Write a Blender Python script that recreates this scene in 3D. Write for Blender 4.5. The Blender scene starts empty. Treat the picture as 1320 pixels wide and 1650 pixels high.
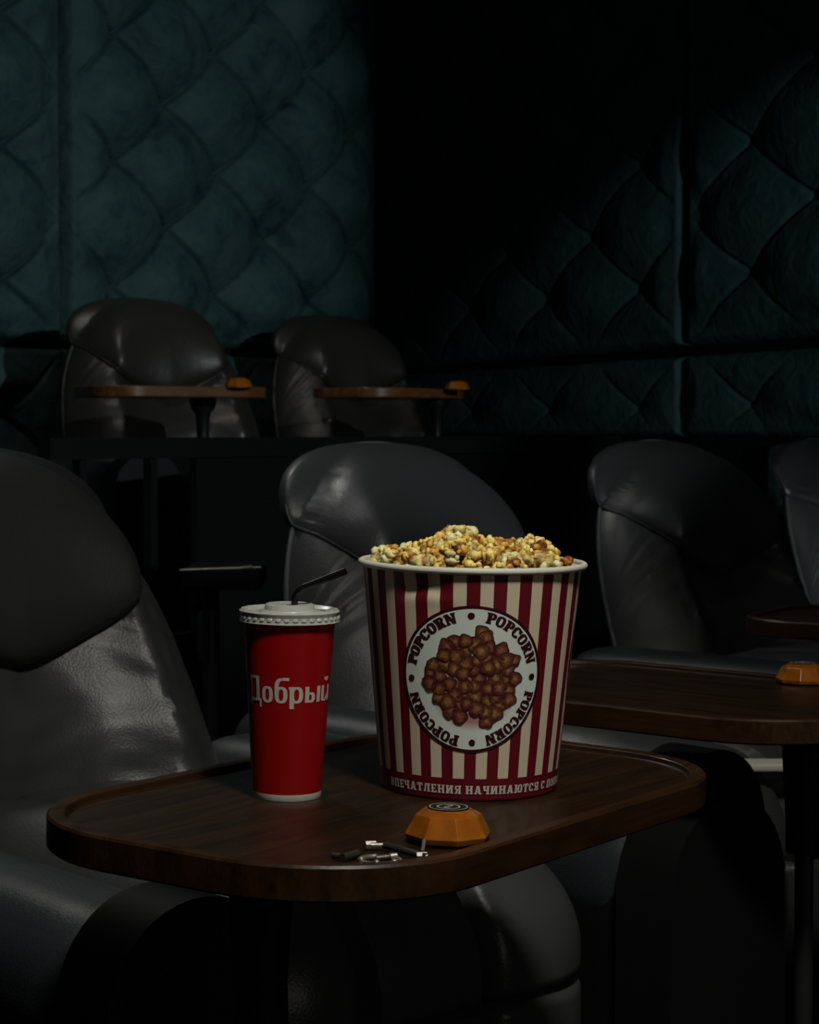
import bpy, bmesh, math, random
from mathutils import Vector, Matrix, noise
random.seed(7)
PI = math.pi
R = math.radians
col = bpy.context.scene.collection
sc = bpy.context.scene

# ------------------------------------------------------------------ camera
F = 3300.0; HY = 695.0                      # focal length and horizon row, for a 1320x1650 frame
CAMZ = 1.0
TH = math.atan((825 - HY) / F)
cam_d = bpy.data.cameras.new('camera'); cam = bpy.data.objects.new('camera', cam_d); col.objects.link(cam)
cam_d.sensor_fit = 'VERTICAL'; cam_d.sensor_height = 36; cam_d.lens = F / 1650 * 36
cam.location = (0, 0, CAMZ); cam.rotation_euler = (PI / 2 - TH, 0, 0)
cam_d.clip_start = .05; cam_d.clip_end = 60
cam_d.dof.use_dof = True; cam_d.dof.focus_distance = 1.86; cam_d.dof.aperture_fstop = 20
sc.camera = cam
# ------------------------------------------------------------------ view, world
sc.view_settings.view_transform = 'Standard'; sc.view_settings.look = 'None'
sc.view_settings.gamma = 1; sc.view_settings.use_curve_mapping = False
sc.view_settings.exposure = 0.0
w = bpy.data.worlds.new('world'); sc.world = w; w.use_nodes = True
w.node_tree.nodes['Background'].inputs[0].default_value = (.35, .45, .55, 1)
w.node_tree.nodes['Background'].inputs[1].default_value = .0028
# ------------------------------------------------------------------ lamps of the hall and added wall spots
def lamp(name, kind, loc, target, energy, color, **kw):
    d = bpy.data.lights.new(name, kind); d.energy = energy; d.color = color
    for k, v in kw.items(): setattr(d, k, v)
    o = bpy.data.objects.new(name, d); col.objects.link(o); o.location = loc
    o.rotation_euler = (Vector(target) - Vector(loc)).to_track_quat('-Z', 'Y').to_euler()
    return o
# light of the cinema screen, to the right behind the camera
lamp('screen_light', 'AREA', (3.6, -2.6, 1.7), (.3, 2.6, .7), 10, (1, .95, .86), shape='RECTANGLE', size=2.4, size_y=1.3)
# ceiling lamps
lamp('ceiling_lamp_front', 'AREA', (.45, .6, 2.9), (.0, 2.1, .7), 5.2, (1, .95, .86), shape='DISK', size=.35, spread=R(62))
lamp('ceiling_lamp_rear', 'AREA', (-1.5, 5.0, 3.3), (-.1, 3.9, .8), 2.6, (.98, .97, .90), shape='DISK', size=.35, spread=R(75))
lamp('ceiling_lamp_aisle', 'AREA', (-.9, 3.2, 3.4), (.2, 4.2, .5), 1.1, (.97, .97, .95), shape='DISK', size=.4, spread=R(90))
lamp('ceiling_lamp_back', 'AREA', (-.9, 5.4, 3.7), (-.5, 6.6, 1.2), 1.0, (1, .93, .82), shape='DISK', size=.4, spread=R(60))
# added spots, standing in for screen light on the padded walls
def aim(loc, az, el): v = Vector((math.sin(R(az))*math.cos(R(el)), math.cos(R(az))*math.cos(R(el)), math.sin(R(el)))); return Vector(loc) + v*8
Lw = (4.0, -1.0, 2.8); lamp('wall_fill_left', 'SPOT', Lw, aim(Lw, -37.5, -5), 600, (.88, .98, 1), spot_size=R(28), spot_blend=.35, shadow_soft_size=.05)
Rw = (2.6, -1.5, 1.25); lamp('wall_fill_right', 'SPOT', Rw, aim(Rw, 3, -6), 420, (.88, .98, 1), spot_size=R(35), spot_blend=.12, shadow_soft_size=.06)  # added spot; its cone edge stands in for the shadow across this wall

# ------------------------------------------------------------------ measuring helpers
def ray(px, py):
    c, s = math.cos(TH), math.sin(TH)
    a, b = px - 660, -(py - 825)
    return Vector((a, F * c + b * s, b * c - F * s))
def at(px, py, Y):
    r = ray(px, py); return Vector((0, 0, CAMZ)) + r * (Y / r.y)
def on_plane(px, py, z):
    r = ray(px, py); return Vector((0, 0, CAMZ)) + r * ((z - CAMZ) / r.z)

# ------------------------------------------------------------------ object helpers
def tag(o, label=None, cat=None, group=None, kind=None):
    if label: o['label'] = label
    if cat: o['category'] = cat
    if group: o['group'] = group
    if kind: o['kind'] = kind
    return o
def empty(name, loc=(0, 0, 0), rz=0):
    o = bpy.data.objects.new(name, None); col.objects.link(o); o.location = loc; o.rotation_euler = (0, 0, rz)
    o.empty_display_size = .05
    return o
class MB:
    def __init__(s): s.v = []; s.f = []; s.uv = {}
    def add(s, vs, fs):
        b = len(s.v); s.v += [tuple(p) for p in vs]; s.f += [tuple(i + b for i in f) for f in fs]; return s
    def box(s, x0, y0, z0, x1, y1, z1):
        return s.add([(x0,y0,z0),(x1,y0,z0),(x1,y1,z0),(x0,y1,z0),(x0,y0,z1),(x1,y0,z1),(x1,y1,z1),(x0,y1,z1)],
                     [(0,3,2,1),(4,5,6,7),(0,1,5,4),(1,2,6,5),(2,3,7,6),(3,0,4,7)])
    def grid(s, P, closed_u=False, closed_v=False, flip=False):
        nu, nv = len(P), len(P[0]); vs = [p for r_ in P for p in r_]; fs = []
        for i in range(nu if closed_u else nu - 1):
            for j in range(nv if closed_v else nv - 1):
                a, b = i, (i + 1) % nu; c, d = j, (j + 1) % nv
                q = (a*nv+c, b*nv+c, b*nv+d, a*nv+d)
                fs.append(q[::-1] if flip else q)
        return s.add(vs, fs)
    def lathe(s, prof, n=64, cx=0, cy=0, cz=0):
        P = [[(cx + r_*math.cos(2*PI*k/n), cy + r_*math.sin(2*PI*k/n), cz + z) for k in range(n)] for r_, z in prof]
        return s.grid(P, closed_v=True)
    def tube(s, pts, r_, n=10, cap=True):
        pts = [Vector(p) for p in pts]; P = []; up = Vector((0, 0, 1)); pu = None
        for i, p in enumerate(pts):
            t = (pts[min(i+1, len(pts)-1)] - pts[max(i-1, 0)]).normalized()
            if pu is None: pu = t.orthogonal().normalized()
            pu = (pu - t * pu.dot(t)).normalized(); pv = t.cross(pu)
            rr = r_[i] if isinstance(r_, (list, tuple)) else r_
            P.append([p + (pu*math.cos(2*PI*k/n) + pv*math.sin(2*PI*k/n))*rr for k in range(n)])
        b = len(s.v); s.grid(P, closed_v=True, flip=True)
        if cap:
            s.f.append(tuple(b + k for k in range(n))); s.f.append(tuple(b + (len(P)-1)*n + k for k in range(n))[::-1])
        return s
    def rbox(s, x0, y0, z0, x1, y1, z1, r_, n=7, crown=0.0, wave=None):
        c = Vector(((x0+x1)/2, (y0+y1)/2, (z0+z1)/2)); h = Vector(((x1-x0)/2, (y1-y0)/2, (z1-z0)/2))
        def pt(q):
            p = Vector((q[0]*h.x, q[1]*h.y, q[2]*h.z)); inn = Vector([max(-(h[i]-r_), min(h[i]-r_, p[i])) for i in range(3)])
            d = p - inn
            if d.length > 1e-9: p = inn + d.normalized()*r_
            if crown and q[2] > -.2:
                p.z += crown*(1-q[0]**2)*(1-q[1]**2)*max(0, q[2])
            if wave: p = wave(p, q)
            return c + p
        # sample denser toward edges
        m = n*2 + 1
        ts = [math.sin(PI/2*(-1 + 2*i/(m-1))) for i in range(m)]
        for ax in range(3):
            for sg in (-1, 1):
                P = []
                for u in ts:
                    row = []
                    for v in ts:
                        q = [0, 0, 0]; q[ax] = sg; q[(ax+1)%3] = u; q[(ax+2)%3] = v; row.append(pt(q))
                    P.append(row)
                s.grid(P, flip=(sg < 0))
        return s
    def build(s, name, m, parent=None, smooth=True, merge=True, angle=45):
        me = bpy.data.meshes.new(name); me.from_pydata(s.v, [], s.f); me.validate()
        if merge:
            bm = bmesh.new(); bm.from_mesh(me); bmesh.ops.remove_doubles(bm, verts=bm.verts, dist=1e-5); bm.to_mesh(me); bm.free()
        if smooth:
            me.polygons.foreach_set('use_smooth', [True]*len(me.polygons))
            try: me.set_sharp_from_angle(angle=R(angle))
            except Exception: pass
        me.materials.append(m)
        o = bpy.data.objects.new(name, me); col.objects.link(o)
        if parent: o.parent = parent
        return o
def kids(o): return [c for c in bpy.data.objects if c.parent == o]
def copy_tree(o, parent=None):
    c = o.copy(); col.objects.link(c); c.parent = parent
    for ch in kids(o): copy_tree(ch, c)
    return c

# ------------------------------------------------------------------ materials
def mat(name, color, rough=.5, spec=.5, metal=0, **kw):
    m = bpy.data.materials.new(name); m.use_nodes = True
    b = m.node_tree.nodes['Principled BSDF']
    b.inputs['Base Color'].default_value = (*color, 1); b.inputs['Roughness'].default_value = rough
    b.inputs['Specular IOR Level'].default_value = spec; b.inputs['Metallic'].default_value = metal
    for k, v in kw.items(): b.inputs[k].default_value = v
    return m
class NT:
    def __init__(s, m): s.t = m.node_tree; s.b = s.t.nodes['Principled BSDF']; s.out = s.t.nodes['Material Output']
    def n(s, typ, **kw):
        x = s.t.nodes.new(typ)
        for k, v in kw.items():
            if k.startswith('_'): setattr(x, k[1:], v)
            else: x.inputs[k.replace('__', ' ')].default_value = v
        return x
    def l(s, a, b): s.t.links.new(a, b)
    def math(s, op, a, b=None, clamp=False):
        x = s.t.nodes.new('ShaderNodeMath'); x.operation = op; x.use_clamp = clamp
        for i, v in enumerate((a, b)):
            if v is None: continue
            if isinstance(v, (int, float)): x.inputs[i].default_value = v
            else: s.l(v, x.inputs[i])
        return x.outputs[0]
    def mix(s, fac, a, b):
        x = s.t.nodes.new('ShaderNodeMix'); x.data_type = 'RGBA'
        if isinstance(fac, (int, float)): x.inputs[0].default_value = fac
        else: s.l(fac, x.inputs[0])
        for i, v in ((6, a), (7, b)):
            if isinstance(v, tuple): x.inputs[i].default_value = (*v, 1)
            else: s.l(v, x.inputs[i])
        return x.outputs[2]
    def ramp(s, fac, stops):
        x = s.t.nodes.new('ShaderNodeValToRGB'); s.l(fac, x.inputs[0]); e = x.color_ramp.elements
        while len(e) < len(stops): e.new(.5)
        for i, (p, c) in enumerate(stops): e[i].position = p; e[i].color = (*c, 1) if len(c) == 3 else c
        return x.outputs[0]

def leather(name, color, rough, wr=.35):
    m = mat(name, color, rough, .5); t = NT(m)
    tc = t.n('ShaderNodeTexCoord').outputs['Object']
    v = t.n('ShaderNodeTexVoronoi', Scale=300.0); t.l(tc, v.inputs['Vector'])
    ns = t.n('ShaderNodeTexNoise', Scale=9.0, Detail=5.0, Roughness=.6); t.l(tc, ns.inputs['Vector'])
    n2 = t.n('ShaderNodeTexNoise', Scale=3.0, Detail=3.0); t.l(tc, n2.inputs['Vector'])
    b1 = t.n('ShaderNodeBump', Strength=.25, Distance=.001); t.l(v.outputs['Distance'], b1.inputs['Height'])
    b2 = t.n('ShaderNodeBump', Strength=wr, Distance=.03); t.l(ns.outputs['Fac'], b2.inputs['Height']); t.l(b1.outputs[0], b2.inputs['Normal'])
    t.l(b2.outputs[0], t.b.inputs['Normal'])
    rr = t.n('ShaderNodeMapRange', **{'To Min': rough - .08, 'To Max': rough + .12}); t.l(n2.outputs['Fac'], rr.inputs['Value'])
    t.l(rr.outputs[0], t.b.inputs['Roughness'])
    return m
M = {}
M['leather'] = leather('grey_leather', (.044, .047, .048), .37, .06)
M['leather_head'] = leather('headrest_leather', (.034, .036, .037), .34, .04)
M['leather_pad'] = leather('arm_pad_leather', (.022, .026, .030), .42, .05)
M['leather_black'] = leather('black_leather', (.026, .025, .022), .34, .1)
M['piping'] = mat('piping', (.09, .095, .10), .4)
M['piping_black'] = mat('piping_black', (.02, .02, .02), .4)
M['black'] = mat('black_plastic', (.004, .004, .0045), .6, .25)
M['black_metal'] = mat('black_metal', (.006, .007, .007), .45, .4)
M['pole'] = mat('pole_metal', (.05, .055, .055), .35, .5, .6)
M['chrome'] = mat('worn_metal', (.36, .34, .29), .38, .5, .75)
M['steel_dark'] = mat('dark_steel', (.10, .092, .078), .38, .5, .7)
M['cream'] = mat('cream_panel', (.55, .55, .45), .6)

def wood(name, dark, lightc, coat=.35):
    m = mat(name, dark, .38, .32); t = NT(m)
    tc = t.n('ShaderNodeTexCoord').outputs['Object']
    mp = t.n('ShaderNodeMapping'); mp.inputs['Scale'].default_value = (2.2, 26, 9); mp.inputs['Rotation'].default_value = (0, .0, .05); t.l(tc, mp.inputs['Vector'])
    ns = t.n('ShaderNodeTexNoise', Scale=2.0, Detail=8.0, Roughness=.62, Distortion=.7); t.l(mp.outputs[0], ns.inputs['Vector'])
    mp2 = t.n('ShaderNodeMapping'); mp2.inputs['Scale'].default_value = (14, 240, 120); t.l(tc, mp2.inputs['Vector'])
    n2 = t.n('ShaderNodeTexNoise', Scale=1.5, Detail=3.0); t.l(mp2.outputs[0], n2.inputs['Vector'])
    s = t.math('ADD', t.math('MULTIPLY', ns.outputs['Fac'], .75), t.math('MULTIPLY', n2.outputs['Fac'], .3))
    c = t.ramp(s, [(.36, dark), (.52, tuple((a+b)/2 for a, b in zip(dark, lightc))), (.68, lightc)])
    t.l(c, t.b.inputs['Base Color'])
    b = t.n('ShaderNodeBump', Strength=.25, Distance=.001); t.l(n2.outputs['Fac'], b.inputs['Height']); t.l(b.outputs[0], t.b.inputs['Normal'])
    t.b.inputs['Coat Weight'].default_value = coat; t.b.inputs['Coat Roughness'].default_value = .12
    rr = t.n('ShaderNodeMapRange', **{'To Min': .3, 'To Max': .5}); t.l(ns.outputs['Fac'], rr.inputs['Value']); t.l(rr.outputs[0], t.b.inputs['Roughness'])
    return m
M['wood'] = wood('dark_walnut_veneer', (.0075, .0034, .0012), (.029, .0125, .0042), .09)
M['wood_side'] = wood('walnut_edge_band', (.010, .0040, .0010), (.046, .0190, .0060), .06)
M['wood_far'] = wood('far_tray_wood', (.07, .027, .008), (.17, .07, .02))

def velvet(name):
    m = mat(name, (.02, .06, .062), .75, .25); t = NT(m)
    tc = t.n('ShaderNodeTexCoord').outputs['Object']
    ns = t.n('ShaderNodeTexNoise', Scale=4.5, Detail=4.0, Roughness=.55, Distortion=.8); t.l(tc, ns.inputs['Vector'])
    n2 = t.n('ShaderNodeTexNoise', Scale=14.0, Detail=3.0, Distortion=1.0); t.l(tc, n2.inputs['Vector'])
    s = t.math('ADD', t.math('MULTIPLY', ns.outputs['Fac'], .65), t.math('MULTIPLY', n2.outputs['Fac'], .35))
    c = t.ramp(s, [(.34, (.012, .036, .044)), (.46, (.032, .076, .077)), (.64, (.050, .104, .099))])
    t.l(c, t.b.inputs['Base Color'])
    t.b.inputs['Sheen Weight'].default_value = .06; t.b.inputs['Sheen Tint'].default_value = (.25, .5, .5, 1); t.b.inputs['Sheen Roughness'].default_value = .4
    b = t.n('ShaderNodeBump', Strength=.5, Distance=.02); t.l(n2.outputs['Fac'], b.inputs['Height']); t.l(b.outputs[0], t.b.inputs['Normal'])
    return m
M['velvet'] = velvet('teal_velvet')
M['wall'] = mat('wall_backing', (.006, .010, .012), .9, .1)
m = mat('dark_carpet', (.012, .013, .015), .95, .1); t = NT(m)
ns = t.n('ShaderNodeTexNoise', Scale=300.0); bb = t.n('ShaderNodeBump', Strength=.5, Distance=.003); t.l(ns.outputs['Fac'], bb.inputs['Height']); t.l(bb.outputs[0], t.b.inputs['Normal'])
M['carpet'] = m

# ------------------------------------------------------------------ the room
def struct(o): o['kind'] = 'structure'; return o
struct(MB().box(-5, -4, -.05, 6, 14, 0).build('floor', M['carpet'], smooth=False))

class Wall:
    def __init__(s, A, B):      # A, B plan points; s.n towards the camera
        s.A = Vector(A); s.d = (Vector(B) - s.A); s.L = s.d.length; s.d.normalize()
        n = Vector((-s.d.y, s.d.x)); s.n = n if n.dot(-s.A) > 0 else -n
    def l_of(s, px, py=HY):
        r = ray(px, py); rd = Vector((r.x, r.y))
        # A + d l = k rd
        det = s.d.x * (-rd.y) + rd.x * s.d.y
        k = (s.d.x * (-s.A.y) + s.A.x * s.d.y) / det
        l = (rd * k - s.A).dot(s.d); z = CAMZ + r.z * k
        return l, z
    def p(s, l, z, out): q = s.A + s.d * l + s.n * out; return (q.x, q.y, z)
WL = Wall((-2.2, 5.94), (-.15, 8.34)); WR = Wall((2.35, 4.375), (-.3, 10.87))
def slab(w_, l0, l1, z0, z1, o0, o1):
    mb = MB(); vs = [w_.p(l, z, o) for l in (l0, l1) for z in (z0, z1) for o in (o0, o1)]
    return mb.add(vs, [(0,1,3,2),(4,6,7,5),(0,4,5,1),(2,3,7,6),(0,2,6,4),(1,5,7,3)])
TOP = 3.9
struct(slab(WL, -1.5, WL.L - .01, 0, TOP, -.30, -.03).build('wall_left', M['wall'], smooth=False))
struct(slab(WR, -.5, WR.L + .3, 0, TOP, -.20, -.03).build('wall_right', M['wall'], smooth=False))
RIGHT_SEAT_CLEAR = 0

def panel(w_, l0, l1, z0, z1, lat, label, H=.095, step=.0055, group=None, G_=.036):
    a, b, lo, zo = lat
    nl = max(8, int((l1-l0)/step)); nz = max(8, int((z1-z0)/step)); P = []
    for i in range(nl+1):
        row = []; l = l0 + (l1-l0)*i/nl
        for j in range(nz+1):
            z = z0 + (z1-z0)*j/nz
            u = (l-lo)/a; v = (z-zo)/b
            # slight irregularity of the hand-made folds
            du = noise.noise(Vector((l*2.3, z*2.3, 3.1)))*.07; dv = noise.noise(Vector((l*2.3, z*2.3, 9.7)))*.07
            p_ = (u+v+du)/2; q_ = (u-v+dv)/2
            sp, sq = abs(math.sin(PI*p_)), abs(math.sin(PI*q_))
            base = ((sp*sp + sq*sq)/2)
            h = H*.8*(base**.33) + .3*H*(sp*sq) - G_*(math.exp(-(sp/.065)**2) + math.exp(-(sq/.065)**2))
            h += .004*noise.noise(Vector((l*9, z*7, 1.3)))
            e = min(l-l0, l1-l, z-z0, z1-z)
            m_ = max(0, min(1, (e-.01)/.13)); m_ = m_*m_*(3-2*m_)
            h = .035*(1-m_) + h*m_
            k = max(0, min(1, e/.025)); k = math.sqrt(1-(1-k)**2)
            h = h*k - .028*(1-k)
            row.append(w_.p(l, z, max(h, -.028)))
        P.append(row)
    o = MB().grid(P).build('wall_panel', M['velvet'], merge=False, angle=180)
    return tag(o, label, 'wall panel', group)
zb = CAMZ + .298
lL0 = -1.4; lL1, _ = WL.l_of(94); lL2, _ = WL.l_of(105); lL3, _ = WL.l_of(598)
lo, zo = WL.l_of(340, 282); latL = (.247, .222, lo, zo)
panel(WL, lL0, lL1, zb+.012, TOP-.02, latL, 'tall tufted teal velvet wall panel cut off by the left edge of the photo')
panel(WL, lL2, lL3, zb+.012, TOP-.02, latL, 'tall tufted teal velvet wall panel above and behind the two raised armchairs')
panel(WL, lL0, lL1, .47, zb-.012, latL, 'low teal velvet wall panel at the far left beside the raised armchair')
panel(WL, lL2, lL3, .47, zb-.012, latL, 'low teal velvet wall panel mostly hidden behind the two raised armchairs')
struct(slab(WL, WL.L-.012, WL.L+.03, .45, TOP, -.3, .035).build('trim_1', M['wall'], smooth=False))
r0, _ = WR.l_of(1380); r1, _ = WR.l_of(1118); r2, _ = WR.l_of(1104); r3, _ = WR.l_of(585)
lo, zo = WR.l_of(1217, 224); latR = (.40, .233, lo, zo)
panel(WR, r0, r1, zb+.02, TOP-.02, latR, 'tall deeply tufted teal velvet wall panel in the upper right corner of the photo', H=.07, G_=.017)
panel(WR, r2, r3, zb+.02, TOP-.02, latR, 'tall tufted dark teal wall panel with its upper part lost in shadow', H=.07, step=.0075, G_=.017)
panel(WR, r0, r1, .98, zb-.02, latR, 'low teal velvet wall panel right of the vertical gap, above the rightmost armchairs', H=.06, G_=.017)
panel(WR, r2, r3, .98, zb-.02, latR, 'long low teal velvet wall panel right of the farthest wooden tray', H=.06, G_=.017)
_a, _ = WR.l_of(1300); _b, _ = WR.l_of(1247)
panel(WR, _a, _b, .70, .955, latR, 'small strip of teal velvet wall panel seen between the two rightmost armchairs', H=.05)

# raised platform for the back row, with a black rail and partition along its edge
rd = Vector((.555, .832)); rn = Vector((.832, -.555))       # along the rows, and the way the seats face
C1 = Vector((-.806, 6.49))
PE = C1 + rn*.98
def strip(name, t0, t1, o0, o1, z0, z1, m):
    vs = []
    for t_ in (t0, t1):
        for o_ in (o0, o1):
            for z in (z0, z1): q = PE + rd*t_ + rn*o_; vs.append((q.x, q.y, z))
    return MB().add(vs, [(0,1,3,2),(4,6,7,5),(0,4,5,1),(2,3,7,6),(0,2,6,4),(1,5,7,3)]).build(name, m, smooth=False)
def t_of(px, off=0):
    r = ray(px, HY); q0 = PE + rn*off; det = rd.x*(-r.y) + r.x*rd.y
    k = (rd.x*(-q0.y) + q0.x*rd.y)/det
    return (Vector((r.x*k, r.y*k)) - q0).dot(rd)
o = strip('floor', -2.2, t_of(975), -1.6, -.02, .02, .45, M['carpet']); struct(o)
root = empty('partition', (0, 0, 0)); tag(root, 'black partition with a slim top rail in front of the raised back row', 'partition')
o = strip('rail', t_of(60), t_of(985), 0, .04, .935, .985, M['black_metal']); o.parent = root
o = strip('panel', t_of(302), t_of(985), .005, .03, .003, .935, M['black']); o.parent = root
o = strip('panel', t_of(60), t_of(302), .005, .03, .003, .50, M['black']); o.parent = root
for px in (118, 232):
    t_ = t_of(px); o = strip('post', t_-.012, t_+.012, .008, .032, .5, .935, M['black_metal']); o.parent = root

# ------------------------------------------------------------------ armchairs
def lean(z): return .42*(z-.45) if z > .45 else 0
def sgn(a): return -1 if a < 0 else 1
def make_chair(body, head, pip, label, group=None, arm=.98, low=0, pad=None):
    root = empty('armchair'); tag(root, label, 'armchair', group)
    # backrest
    zb_ = .40; N = 72
    def Wv(z):
        k = (z-.4)/.58
        return .352 + .012*math.sin(PI*min(1, max(0, k*1.1))) - .096*k
    def zt(u): return .60 + .375*max(0, 1-abs(u)**2.5)**(1/2.3)
    us = [math.sin(PI/2*(-1+2*i/N)) for i in range(N+1)]; vs_ = [1-(1-j/N)**1.7 for j in range(N+1)]
    def ridge(a): return (a/.60)**2.2 if a < .60 else 1 - .85*((a-.60)/.40)**1.4
    def front(u, v, z, fine=True):
        e = max(0, 1-abs(u)**7)**.5 * max(0, 1-v**9)**.5
        a = abs(u); fade = 1 - max(0, (v-.6)/.4)**2
        f = .065 + .066*ridge(a)*(1+.55*(1-v))*fade + .035*(1-fade)
        f += .022*math.exp(-(u/.5)**2-((v-.30)/.14)**2)         # lumbar roll
        if fine:
            sw = .56 + .22*v                                     # seams of the centre panel and the wings
            f -= .008*math.exp(-((a-sw)/.010)**2)*(u > 0 or v < .5)
            if a > .5: f -= .006*math.exp(-((v-.60-.05*(a-.5))/.009)**2)
            f += (.006*noise.noise(Vector((u*2.5, v*9, 2.2+sgn(u)))) + .004*noise.noise(Vector((u*5, v*24, 5))))*fade
            f += .005*math.sin(v*75+3*u)*math.exp(-((v-.72)/.07)**2)*math.exp(-((a-.80)/.12)**2)
        return lean(z) - f*e
    def back_pt(u, v, fr):
        z = zb_ + (zt(u)-zb_)*v; x = u*Wv(z)
        e = max(0, 1-abs(u)**7)**.5 * max(0, 1-v**9)**.5
        return (x, front(u, v, z), z) if fr else (x, lean(z) + .04*e, z)
    mb = MB()
    mb.grid([[back_pt(u, v, True) for v in vs_] for u in us])
    mb.grid([[back_pt(u, v, False) for v in vs_] for u in us], flip=True)
    b = [back_pt(u, 0, True) for u in us] + [back_pt(u, 0, False) for u in reversed(us)]
    mb.add(b, [tuple(range(len(b)))])
    bk = mb.build('backrest', body, root, angle=60)
    # piping round the shell edge
    path = []
    for v in [i/30 for i in range(31)]: path.append(back_pt(-1, v, True))
    for i in range(1, 90): path.append(back_pt(-math.cos(PI*i/90), 1, True))
    for v in [1-i/30 for i in range(31)]: path.append(back_pt(1, v, True))
    path = [p for i, p in enumerate(path) if i == 0 or (Vector(p)-Vector(path[i-1])).length > .004]
    MB().tube(path, .0055, 8).build('piping', pip, bk)
    # headrest pillow, hugging the upper shell and ending below in a rounded tongue
    hc = .845; P1, P2 = [], []; NT_ = 96; NR = 30
    def surf(x, z):
        u = max(-1, min(1, x/Wv(z))); v = max(0, min(1, (z-zb_)/(zt(u)-zb_)))
        return front(u, v, z, False)
    def ho(th):
        c, s = math.cos(th), math.sin(th)
        if s >= 0:
            x = sgn(c)*abs(c)**(2/2.5)*.262; z = abs(s)**(2/2.3)*.133
        else:
            x = sgn(c)*abs(c)**(2/1.5)*.262; z = -abs(s)**(2/1.5)*.185
        return x, z
    for i in range(NR+1):
        rho = math.sin(PI/2*i/NR); a1, a2 = [], []
        for k in range(NT_):
            th = 2*PI*k/NT_; x, z = ho(th); x *= rho; z = hc + z*rho; e = max(0, 1-rho**2.2)**.55
            y = surf(x, z)
            a1.append((x, y - .005 - .088*e*(1-.55*(x/.262)**2), z)); a2.append((x, y + .012 + .02*e, z))
        P1.append(a1); P2.append(a2)
    hb = MB().grid(P1, closed_v=True, flip=True).grid(P2, closed_v=True).grid([P2[-1], P1[-1]], closed_v=True).build('headrest', head, root, angle=80)
    pth = []
    for k in range(61):
        th = PI*.97 + PI*1.06*k/60; x, z = ho(th); pth.append((x, surf(x, hc+z)-.006, hc+z))
    MB().tube(pth, .003, 8).build('piping', head, hb)
    # seat with a rounded nose and seams running over it
    def seatwave(p, q):
        k = 1 - .085*(math.exp(-((p.x-.075)/.009)**2) + math.exp(-((p.x+.115)/.009)**2) + .6*math.exp(-((p.z-.02)/.006)**2)*(q[1] < -.5 or abs(q[0]) > .9))
        p.x = p.x; p.y *= k; p.z *= k
        p.z += .004*noise.noise(Vector((p.x*14, p.y*11, 4)))*max(0, q[2]); return p
    MB().rbox(-.295, -.90, .14, .295, -.06, .495, .125, 42, .035, seatwave).build('seat', body, root)
    for sg in (-1, 1):
        a = MB().rbox(sg*.40-.090, -arm+.06, .003, sg*.40+.090, .08, .45-low, .03, 5).build('armrest', M['black'], root)
        MB().rbox(sg*.40-.094, -arm+.07, .36-low, sg*.40+.094, .07, .520-low, .070, 9, .008).build('arm_pad', pad or body, a)
        # rounded black front of the armrest
        prof = []
        n = 24
        for k in range(n+1):
            th = PI*k/n; prof.append((sg*.40 + .108*math.cos(th), .430 - low + .122*math.sin(th)**.9))
        prof = [(sg*.40+.112, .003)] + prof + [(sg*.40-.112, .003)]
        mb = MB(); m_ = len(prof)
        mb.add([(x, -arm, z) for x, z in prof] + [(x, -arm+.09, z) for x, z in prof],
               [tuple(range(m_))[::-1], tuple(range(m_, 2*m_))] + [(i, (i+1) % m_, m_+(i+1) % m_, m_+i) for i in range(m_)])
        mb.build('arm_front', M['black'], a, angle=40)
    MB().rbox(-.30, -.66, .05, .30, .05, .26, .02, 3).build('base', M['black'], root)
    return root
LABELS = ['grey leather armchair nearest the camera, behind the red cup at the left edge',
          'grey leather armchair directly behind the popcorn bucket',
          'grey leather armchair behind the second table, with scuffed headrest right of the bucket',
          'grey leather armchair cut off by the right edge of the photo']
ROW = [(-.560, 2.95), (.075, 3.86), (.735, 4.80), (1.315, 5.70)]
YAW = [R(42), R(42), R(42), R(50)]
proto = make_chair(M['leather'], M['leather_head'], M['piping'], LABELS[0], pad=M['leather_pad'])
for i, (x, y) in enumerate(ROW):
    c = proto if i == 0 else copy_tree(proto)
    c.location = (x, y, 0); c.rotation_euler = (0, 0, YAW[i])
    tag(c, LABELS[i], 'armchair', 'grey leather armchairs of the front row')
pb = make_chair(M['leather_black'], M['leather_black'], M['piping_black'], '', arm=.66, low=.06)
for i, (x, y) in enumerate([(C1.x+.05, C1.y-.06), (-.175, 7.40)]):
    c = pb if i == 0 else copy_tree(pb)
    c.location = (x, y, .45); c.rotation_euler = (0, 0, R((34, 38)[i]))
    tag(c, ['black leather armchair on the raised back row, the larger one at the left',
            'black leather armchair on the raised back row, the smaller one farther right'][i], 'armchair', 'black leather armchairs of the raised row')

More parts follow.
